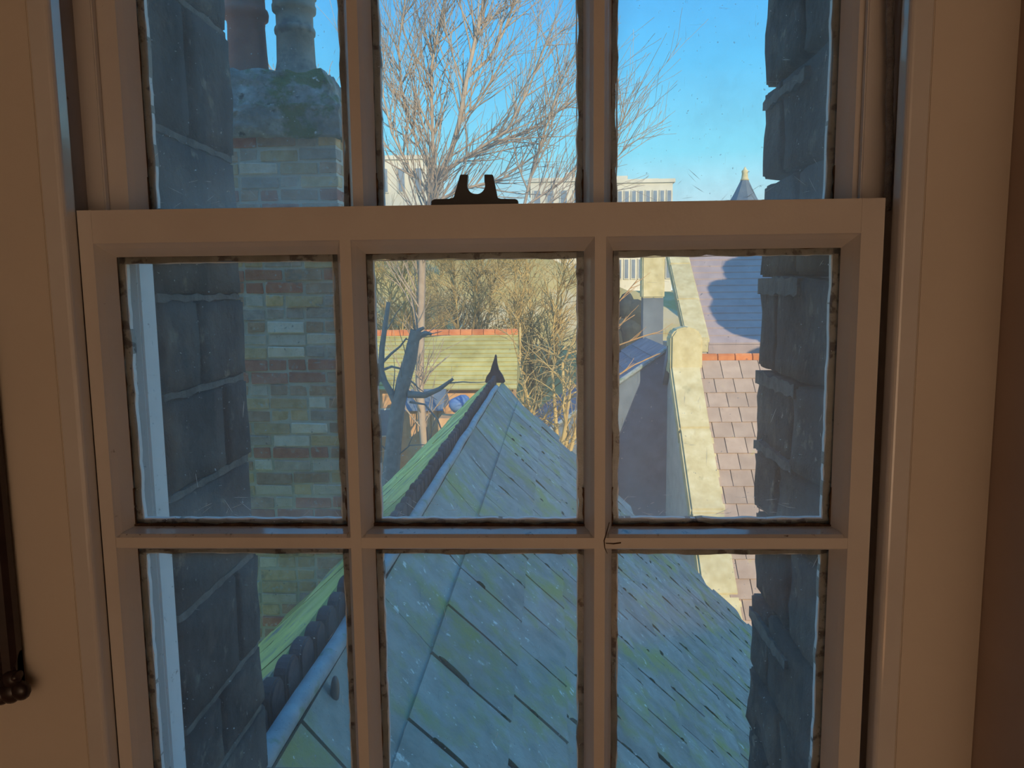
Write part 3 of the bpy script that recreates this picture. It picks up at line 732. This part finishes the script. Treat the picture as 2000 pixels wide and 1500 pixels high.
bush_tree(590, 40, 22.5, 2.0, 41, 'orange twigged bare tree just behind the chimney pots', BARK_ORANGE, dens=5.5, rt=.013)
bush_tree(770, 440, 33, 3.0, 42, 'golden bare tree behind the pollarded grey trunk', BARK_GOLD, dens=12, rt=.018, lift=.05, group=G2, tl=(2.0, 1.1))
bush_tree(905, 470, 38.5, 3.4, 43, 'golden bare tree right behind the red ridge tiles', BARK_GOLD, dens=12, rt=.018, lift=.05, group=G2, tl=(2.0, 1.1))
bush_tree(1045, 480, 33, 2.8, 44, 'golden bare tree in front of the pale flats', BARK_GOLD, dens=9, rt=.017, lift=.05, group=G2, tl=(2.0, 1.1))
bush_tree(840, 420, 50, 4.2, 45, 'tall golden bare tree farthest behind the garden', BARK_GOLD, dens=12, rt=.022, lift=.1, group=G2, tl=(2.4, 1.2))
# weeping twigs by the finial
bush_tree(1075, 600, 17.5, 1.5, 46, 'sunlit arching shrub right of the roof finial', BARK_GOLD, name='arching_shrub', dens=3.4, rt=.008, droop=.13, lift=.05, tl=(1.3, .7), n_l=9)
# twigs reaching past the right-hand bar
tree('arching_shrub', 'sparse orange twigs beside the church coping in the right pane', [
  ([P(1120, 1000, 15.6), P(1160, 820, 15.6), P(1195, 740, 15.6), P(1240, 712, 15.6), P(1290, 690, 15.6)], .03, .008),
  ([P(1130, 950, 15.6), P(1165, 700, 15.6), P(1200, 600, 15.6), P(1246, 545, 15.6)], .03, .008),
  ([P(1130, 950, 15.6), P(1170, 760, 15.6), P(1205, 675, 15.6), P(1262, 655, 15.6), P(1288, 648, 15.6)], .03, .008),
  ([P(1130, 950, 15.6), P(1165, 720, 15.6), P(1200, 640, 15.6), P(1240, 615, 15.6)], .03, .008)], random.Random(47), BARK_ORANGE, cat='shrub',
  depth_max=1, twig_len=(.5, .3), child_n=(1.2, 1), r_tip=.006, spread=.35, lift=.1)
# pollarded grey tree
Y = 14.6
b0 = at(762, 960, Y)
pl_limbs = [
 ([Vector((b0.x, Y, GZ)), Vector((b0.x, Y, -4.5)), P(762, 945, Y), P(768, 870, Y), P(776, 800, Y), P(788, 745, Y), P(800, 705, Y), P(808, 665, Y), P(812, 645, Y)], .20, .125),
 ([P(776, 795, Y), P(764, 768, Y), P(751, 745, Y), P(744, 722, Y), P(746, 680, Y), P(753, 630, Y), P(759, 590, Y)], .085, .045),
 ([P(745, 745, Y), P(728, 700, Y), P(715, 640, Y), P(705, 560, Y)], .07, .03),
 ([P(808, 668, Y), P(820, 655, Y), P(832, 650, Y), P(843, 653, Y)], .07, .035),
 ([P(811, 655, Y), P(818, 645, Y), P(828, 640, Y)], .06, .03),
 ([P(747, 708, Y), P(765, 690, Y), P(782, 676, Y), P(794, 660, Y)], .03, .015),
 ([P(749, 722, Y), P(765, 716, Y), P(782, 720, Y), P(795, 738, Y), P(812, 752, Y)], .03, .02),
 ([P(797, 770, Y), P(830, 772, Y), P(858, 760, Y), P(885, 740, Y)], .09, .03),
 ([P(800, 785, Y), P(830, 790, Y), P(855, 820, Y), P(866, 850, Y)], .03, .012),
 ([P(765, 900, Y), P(800, 870, Y), P(840, 868, Y)], .02, .01),
]
tree('pollarded_tree', 'grey pollarded tree with cut stubs standing in shade left of the ridge', pl_limbs, random.Random(51), BARK_GREY, depth_max=1, twig_len=(.9, .5), child_n=(.8, 1), r_tip=.006, spread=.8, lift=.0)
# evergreen added out of view on the right so its shade falls on the far church roof
ev = empty('shade_evergreen', 'unseen evergreen tree added right of the window to shade the church', 'tree')
ec = Vector((14.6, 19.6, 0))
MB().tube([(ec.x, ec.y, GZ), (ec.x, ec.y, -3), (ec.x, ec.y, 2)], [.35, .3, .15], 10).build('trunk', BARK_GREY, ev)  # trunk of the added unseen evergreen
eb = MB(); re_ = random.Random(8)
for k in range(150):
    zz = re_.uniform(-5.5, 5.4); rr = 3.6*(1-((zz+1.0)/6.4)**2)**.5 if abs((zz+1.0)/6.4) < 1 else .4
    a = re_.uniform(0, 6.28); q = rr*re_.uniform(.2, .85)
    eb.blob((ec.x+math.cos(a)*q, ec.y+math.sin(a)*q, zz), (re_.uniform(.7, 1.2),)*3, None, 8, 6)
eb.build('foliage', EVERGREEN, ev, smooth=True)  # foliage of the added evergreen, there to cast the shade

# ================================================================== CHURCH ON THE RIGHT
ch = empty('church', 'stone church with brown slate roofs and pale gable copings in the right pane', 'church')
RY = 19.6; rz_ = at(1420, 700, RY).z; GX = 3.55
CP = R(46)
ey = RY-(rz_-GZ)/math.tan(CP)
def zs(y): return rz_ - abs(RY-y)*math.tan(CP)
# body: gabled prism, left gable wall towards the window
poly = [(ey, GZ), (ey, zs(ey)-.05), (RY, rz_-.05), (25.2, max(GZ, zs(25.2)-.05)), (25.2, GZ)]
poly = [(y, max(z, GZ)) for y, z in poly]
MB().prism(poly, lambda p, q, a: (a, p, q), GX+.1, 8.4).build('gable_wall', WALLSTONE, ch)
sC = Vector((0, -math.cos(CP), -math.sin(CP))); nC = Vector((0, -math.sin(CP), math.cos(CP)))
cm = [MB().box(-.24, .24, 0, .62, 0, .03).mesh('slate', CHSLATE) for _ in range(1)][0]
x_start = at(1366, 720, RY).x
for r_i in range(20):
    for k in range(-1, 8):
        x = x_start + .26 + (k + (.5 if r_i % 2 else 0))*.50
        o = obj('slate', cm, ch)
        t_ = .05; ss = (sC*math.cos(t_)+nC*math.sin(t_)); NN = nC*math.cos(t_)-sC*math.sin(t_)
        Mx = Matrix((ss.cross(NN), ss, NN)).transposed().to_4x4(); Mx.translation = Vector((x, RY, rz_)) + sC*(.12+r_i*.46) + nC*(.03+rs.uniform(-.004, .004))
        o.matrix_world = Mx
# terracotta ridge
for k in range(9):
    x = x_start + k*.46
    poly = [(-.13, -.10), (-.11, .02), (-.05, .08), (.05, .08), (.11, .02), (.13, -.10)]
    mb = MB().prism(poly, lambda p, q, a: (x+a, RY+p, rz_+.05+q+rs.uniform(-.004, .004)), .01, .45); mb.build('ridge_tile', TERRIDGE, ch, bevel=.01)
# near coping stones, stepping down the verge towards us
def coping(x0, x1, ya, yb, z_at, th, nm='coping_stone'):
    z0_, z1_ = z_at(ya), z_at(yb)
    b = MB().add([(x0, ya, z0_-.35), (x1, ya, z0_-.35), (x1, ya, z0_+th), (x0, ya, z0_+th), (x0, yb, z1_-.35), (x1, yb, z1_-.35), (x1, yb, z1_+th), (x0, yb, z1_+th)],
                 [(0, 1, 2, 3), (7, 6, 5, 4), (0, 4, 5, 1), (1, 5, 6, 2), (2, 6, 7, 3), (3, 7, 4, 0)])
    return b.build(nm, STONE, ch, bevel=.05)
cx0, cx1 = GX-.02, GX+.80
edges = [RY-.15, 17.9, 16.3, 14.9, ey+.05]
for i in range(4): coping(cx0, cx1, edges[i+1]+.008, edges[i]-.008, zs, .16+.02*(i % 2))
# rounded apex stone standing proud above the ridge
pa = [(-.02, -.4), (-.02, .62), (.10, .80), (.40, .88), (.68, .80), (.82, .58), (.82, -.4)]
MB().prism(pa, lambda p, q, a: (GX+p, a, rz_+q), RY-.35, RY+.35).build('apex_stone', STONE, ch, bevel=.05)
# dark coping of the far side of the gable, seen edge-on
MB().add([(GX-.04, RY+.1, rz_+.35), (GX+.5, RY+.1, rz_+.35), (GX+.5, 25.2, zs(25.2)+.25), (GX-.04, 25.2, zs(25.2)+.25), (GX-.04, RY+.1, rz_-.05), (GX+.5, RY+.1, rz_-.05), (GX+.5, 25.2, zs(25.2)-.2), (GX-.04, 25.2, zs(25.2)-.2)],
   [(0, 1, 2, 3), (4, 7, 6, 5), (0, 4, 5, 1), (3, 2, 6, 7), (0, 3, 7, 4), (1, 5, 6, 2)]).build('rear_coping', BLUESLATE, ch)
# far roof beyond the valley
fr = empty('church_transept', 'farther brown slate roof of the church, half in shade', 'church')
fy0, fy1 = 26.0, 31.4
fz0 = at(1340, 640, fy0).z - .6; fxl = at(1352, 560, 29).x
fang = math.atan((at(1380, 462, fy1).z-fz0)/(fy1-fy0)); tanf = math.tan(fang)
nrow = 40
LF = (fy1-fy0)/math.cos(fang)
MB().add([(fxl, fy0, fz0), (fxl+12, fy0, fz0), (fxl+12, fy1, fz0+(fy1-fy0)*tanf), (fxl, fy1, fz0+(fy1-fy0)*tanf), (fxl, fy0, GZ), (fxl+12, fy0, GZ), (fxl+12, fy1, GZ), (fxl, fy1, GZ)],
   [(0, 1, 2, 3), (0, 3, 7, 4), (4, 5, 1, 0), (1, 5, 6, 2), (2, 6, 7, 3), (7, 6, 5, 4)]).build('roof_body', FARSLATE, fr)
for k in range(int(LF/.42)):
    y = fy0+.42*math.cos(fang)*k; zz = fz0+.42*math.sin(fang)*k
    yb = y+.42*math.cos(fang); zb2 = zz+.42*math.sin(fang)
    MB().add([(fxl+.02, y, zz+.06), (fxl+11.9, y, zz+.06), (fxl+11.9, yb, zb2+.02), (fxl+.02, yb, zb2+.02), (fxl+.02, y, zz-.01), (fxl+11.9, y, zz-.01), (fxl+11.9, yb, zb2-.01), (fxl+.02, yb, zb2-.01)],
       [(0, 1, 2, 3), (0, 4, 5, 1), (4, 7, 6, 5), (0, 3, 7, 4), (1, 5, 6, 2), (2, 6, 7, 3)]).build('slate_course', FARSLATE, fr)
fw2 = .78
for i in range(3):
    ya = fy0+1.8*i; yb = ya+1.785
    za, zb3 = fz0+(ya-fy0)*tanf, fz0+(yb-fy0)*tanf
    MB().add([(fxl-fw2, ya, za-.3), (fxl+.05, ya, za-.3), (fxl+.05, ya, za+.22), (fxl-fw2, ya, za+.22), (fxl-fw2, yb, zb3-.3), (fxl+.05, yb, zb3-.3), (fxl+.05, yb, zb3+.22), (fxl-fw2, yb, zb3+.22)],
       [(0, 1, 2, 3), (7, 6, 5, 4), (0, 4, 5, 1), (1, 5, 6, 2), (2, 6, 7, 3), (3, 7, 4, 0)]).build('coping_stone', STONE, fr, bevel=.04)
MB().box(fxl-fw2+.04, fxl, fy0+.05, fy1, GZ, fz0-.2).build('side_wall', WALLSTONE, fr)
# sunlit stone stack left of it, dark tree added for the shade below
SY = 25.3
q0, q1 = at(1254, 582, SY), at(1298, 582, SY)
st = empty('stone_stack', 'sunlit pale stone stack rising behind the church gable', 'chimney')
zt1, zt2 = at(1270, 446, SY).z, at(1270, 432, SY).z
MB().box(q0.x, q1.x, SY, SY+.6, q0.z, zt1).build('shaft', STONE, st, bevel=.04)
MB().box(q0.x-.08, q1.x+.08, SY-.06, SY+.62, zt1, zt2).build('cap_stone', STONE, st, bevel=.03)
MB().box(q0.x+.05, q1.x-.03, SY+.05, SY+.6, GZ, q0.z).build('shade_toned_base', SPIRE, st)  # dark tone in place of shade on the lower stack
yw = empty('shade_tone_tree', 'dark tree shape added in place of shade by the pale stone stack', 'tree')
yb_ = at(1232, 700, 29.0)
MB().tube([(yb_.x, 29, GZ), (yb_.x, 29, -4), (yb_.x, 29, -1.5)], [.3, .25, .12], 10).build('trunk', BARK_GREY, yw)  # trunk of the dark tree added in place of shade
yv = MB(); ry = random.Random(4)
for k in range(46):
    py = ry.uniform(600, 900); hw = 46-(660-py)*.3 if py < 660 else 52
    q = at(1232+.6*ry.uniform(-hw, hw), py, 29.0+ry.uniform(-.7, .7)); r_ = ry.uniform(.35, .55)
    yv.blob(q, (r_, r_, r_*1.3), None, 8, 6)
yv.v = [tuple(Vector(v)+noise.noise_vector(Vector(v)*2.2)*.16) for v in yv.v]
yv.build('foliage', mat('shade_tone_foliage', [(.3, (.02, .03, .035)), (.7, (.06, .08, .08))], 6, rough=1, bump=1, bscale=9), yw, smooth=True)  # dark foliage colour carries the shade wanted here
# lean-to against the gable, its slope turned from the sun
le = empty('lean_to_roof', 'blue grey slate lean-to below the arching shrub', 'roof')
l0, l1 = at(1262, 700, 21), at(1040, 862, 21)
yA, yB = 20.4, 26.0
MB().add([(l0.x+.6, yA, l0.z+.3), (l0.x+.6, yB, l0.z+.3), (l1.x, yB, l1.z), (l1.x, yA, l1.z), (l0.x+.6, yA, GZ), (l0.x+.6, yB, GZ), (l1.x, yB, GZ), (l1.x, yA, GZ)],
   [(0, 1, 2, 3), (0, 3, 7, 4), (1, 5, 6, 2), (0, 4, 5, 1), (2, 6, 7, 3), (4, 7, 6, 5)]).build('roof_body', BLUESLATE, le)  # front wall keeps this dark blue in place of shade
e0, e1 = Vector((l0.x+.6, yA, l0.z+.3)), Vector((l1.x, yA, l1.z)); sv = (e1-e0).normalized(); nv = Vector((-sv.z, 0, sv.x)); nv = nv if nv.z > 0 else -nv
cm2 = MB().box(-.24, .24, 0, .5, 0, .035).mesh('slate', BLUESLATE)
k = 0
while k*.42 < (e1-e0).length:
    for j in range(11):
        o = obj('slate', cm2, le); ss = (sv+nv*.05).normalized(); NN = Vector((0, 1, 0)).cross(ss); NN = NN if NN.z > 0 else -NN
        Mx = Matrix((ss.cross(NN), ss, NN)).transposed().to_4x4(); Mx.translation = e0 + sv*(.42*k) + nv*.02 + Vector((0, .26+.5*j+(.2 if k % 2 else 0), 0)); o.matrix_world = Mx
    k += 1
MB().tube([e0+nv*.08+Vector((0, -.02, 0)), e1+nv*.08+Vector((0, -.02, 0))], .07, 8).build('verge_lead', LEAD, le)

# ================================================================== GARDEN, LOW HOUSE
g = bmesh.new()
NX, NY = 40, 50
grid = [[None]*(NX+1) for _ in range(NY+1)]
for j in range(NY+1):
    for i in range(NX+1):
        x = -60+120*i/NX; y = .46+150*(j/NY)**1.4
        h = GZ + max(0, min(1, (y-36)/14))*(7.4+2.6*max(0, min(1, (5-x)/4))) + noise.noise(Vector((x*.1, y*.1, 0)))*.4*(y > 20)
        grid[j][i] = g.verts.new((x, y, h))
for j in range(NY):
    for i in range(NX): g.faces.new((grid[j][i], grid[j][i+1], grid[j+1][i+1], grid[j+1][i]))
me = bpy.data.meshes.new('ground'); g.to_mesh(me); g.free(); me.materials.append(GRASS)
for p_ in me.polygons: p_.use_smooth = True
ground = struct(obj('ground', me), 'sunlit winter grass of the gardens rising to a bank', 'ground')

ho = empty('tiled_house', 'low house with yellow green mossy tiles and red ridge', 'house')
Y1 = 27.5; ra, rb_ = at(700, 650, Y1), at(1012, 655, Y1)
yE = 25.2; ze = at(850, 762, yE).z; zr = (ra.z+rb_.z)/2
MB().add([(ra.x, yE, ze), (rb_.x, yE, ze), (rb_.x, Y1, zr), (ra.x, Y1, zr), (ra.x, 2*Y1-yE, ze), (rb_.x, 2*Y1-yE, ze)],
   [(0, 1, 2, 3), (3, 2, 5, 4), (0, 3, 4), (1, 5, 2), (0, 4, 5, 1)]).build('roof_body', TILEROOF, ho)
MB().box(ra.x+.15, rb_.x-.15, yE+.35, 2*Y1-yE-.35, GZ, ze+.05).build('wall', ORANGEBRICK, ho)
sv = Vector((0, Y1-yE, zr-ze)); Ls = sv.length; sv.normalize(); nv = Vector((0, -sv.z, sv.y))
nr = 13; wx = rb_.x-ra.x
for r_i in range(nr):
    a = Vector((ra.x, yE, ze)) + sv*(Ls*r_i/nr); b_ = a + sv*(Ls/nr+.03)
    o1, o2 = nv*.07, nv*.02
    MB().add([a+o1, a+o1+Vector((wx, 0, 0)), b_+o2+Vector((wx, 0, 0)), b_+o2, a, a+Vector((wx, 0, 0)), b_+Vector((wx, 0, 0)), b_],
       [(0, 1, 2, 3), (0, 4, 5, 1), (4, 7, 6, 5), (0, 3, 7, 4), (1, 5, 6, 2), (2, 6, 7, 3)]).build('tile_course', TILEROOF, ho)
nk = int(wx/.42)
for k in range(nk):
    x = ra.x+wx*k/nk
    poly = [(-.16, -.08), (-.13, .06), (-.06, .13), (.06, .13), (.13, .06), (.16, -.08)]
    MB().prism(poly, lambda p, q, a: (x+a, Y1+p, zr+.04+q), .01, wx/nk-.01).build('ridge_tile', TERRIDGE, ho)
for (pxa, pxb, pya, pyb) in ((745, 775, 800, 850), (905, 935, 795, 840)):
    a, b_ = at(pxa, pyb, yE+.33), at(pxb, pya, yE+.33)
    f_ = MB().box(a.x-.05, b_.x+.05, yE+.28, yE+.36, a.z-.05, b_.z+.05).build('window', CREAM, ho)
    MB().box(a.x, b_.x, yE+.26, yE+.29, a.z, b_.z).build('pane', PANE_FAR, f_)
# garden things in front of it
sh = empty('garden_shed', 'small dark roofed shed in the sunny garden beyond the pollard', 'shed')
a, b_ = at(787, 800, 23.20), at(866, 765, 23.20)
MB().box(a.x+.1, b_.x-.1, 23.20, 24.50, GZ, a.z+.1).build('wall', ORANGEBRICK, sh)
MB().add([(a.x, 22.90, a.z), (b_.x, 22.90, a.z), (b_.x, 23.90, b_.z), (a.x, 23.90, b_.z), (a.x, 24.90, a.z), (b_.x, 24.90, a.z)], [(0, 1, 2, 3), (3, 2, 5, 4), (0, 3, 4), (1, 5, 2), (0, 4, 5, 1)]).build('roof', BLUESLATE, sh)
a, b_ = at(815, 855, 23.00), at(868, 797, 23.00)
do = MB().box(a.x, b_.x, 23.10, 23.18, a.z, b_.z).build('door', ORANGEBRICK, sh)
for k in range(4):
    xx = a.x+(b_.x-a.x)*k/4
    MB().box(xx+.01, xx+(b_.x-a.x)/4-.01, 23.06, 23.11, a.z, b_.z).build('board', ORANGEBRICK, do)
tp = at(897, 790, 21.5)
tb = MB(); tb.blob(tp, (.34, .4, .26), None, 10, 7); tb.v = [tuple(Vector(v)+noise.noise_vector(Vector(v)*3)*.12) for v in tb.v]
tag(tb.build('tarpaulin', BLUEPLASTIC, None, smooth=True), 'crumpled blue tarpaulin bundle near the roof verge', 'tarpaulin')
# what the bundle lies on
MB_ = MB().box(tp.x-.6, tp.x+.6, 21.1, 22.0, GZ, tp.z-.36)
tag(MB_.build('garden_wall', ORANGEBRICK, bevel=.03), 'short orange brick garden wall under the blue bundle', 'wall')

# ================================================================== DISTANT BUILDINGS
def block(name, label, pxa, pxb, pytop, Y, mt, wins, depth=10, steps=()):
    a, b_ = at(pxa, pytop, Y), at(pxb, pytop, Y)
    root = empty(name, label, 'building')
    zt = max(a.z, b_.z)
    MB().box(a.x, b_.x, Y, Y+depth, -1, zt).build('wall', mt, root)
    MB().box(a.x-.2, b_.x+.2, Y-.15, Y+depth, zt, zt+.3).build('parapet', mt, root)
    nx, zh, zg, frac = wins
    wd = (b_.x-a.x)/nx
    zz = zt-.7
    while zz-zh > -1:
        for k in range(nx):
            x0 = a.x+wd*(k+.5-frac/2); x1 = x0+wd*frac
            f_ = MB().box(x0-.08, x1+.08, Y-.10, Y+.02, zz-zh-.08, zz+.08).build('window', CREAM, root)
            MB().box(x0, x1, Y-.13, Y-.09, zz-zh, zz).build('pane', PANE_FAR, f_)
        zz -= zh+zg
    for (pa_, pb_, pt) in steps:
        p0, p1 = at(pa_, pt, Y+1), at(pb_, pt, Y+1)
        MB().box(p0.x, p1.x, Y+.6, Y+5, zt-.2, p0.z).build('roof_box', mt, root)
    return root
block('apartment_building', 'pale flats with dark windows seen between the two right bars', 1036, 1140, 356, 62, PALECONC, (4, 1.5, 1.5, .45), steps=((1104, 1122, 338),))
block('apartment_building', 'long pale flats low on the skyline in the right upper pane', 1190, 1314, 358, 66, CREAM, (9, 1.6, 1.3, .5), steps=((1200, 1225, 345), (1262, 1285, 350)))
block('apartment_building', 'cream house wall behind the bare tree in the middle pane', 700, 834, 313, 58, CREAM, (4, 1.7, 2.4, .35))
# turret with a pale pinnacle
Yt = 44; tp = at(1455, 330, Yt); sp = empty('turret_spire', 'dark conical turret spire with pale pinnacle on the skyline', 'spire')
zz = lambda py: at(1455, py, Yt).z
MB().lathe([(1.1, zz(470)), (.95, zz(400)), (.62, zz(380)), (.42, zz(366)), (.28, zz(356)), (.22, zz(352))], (tp.x, Yt, 0), 8).build('cone', SPIRE, sp)
MB().lathe([(.20, zz(353)), (.26, zz(352)), (.20, zz(349)), (.17, zz(340)), (.19, zz(334)), (.10, zz(331)), (.03, zz(326))], (tp.x, Yt, 0), 12).build('pinnacle', STONE, sp, smooth=True)
MB().lathe([(1.2, GZ), (1.2, zz(470))], (tp.x, Yt, 0), 8).build('turret_wall', WALLSTONE, sp)
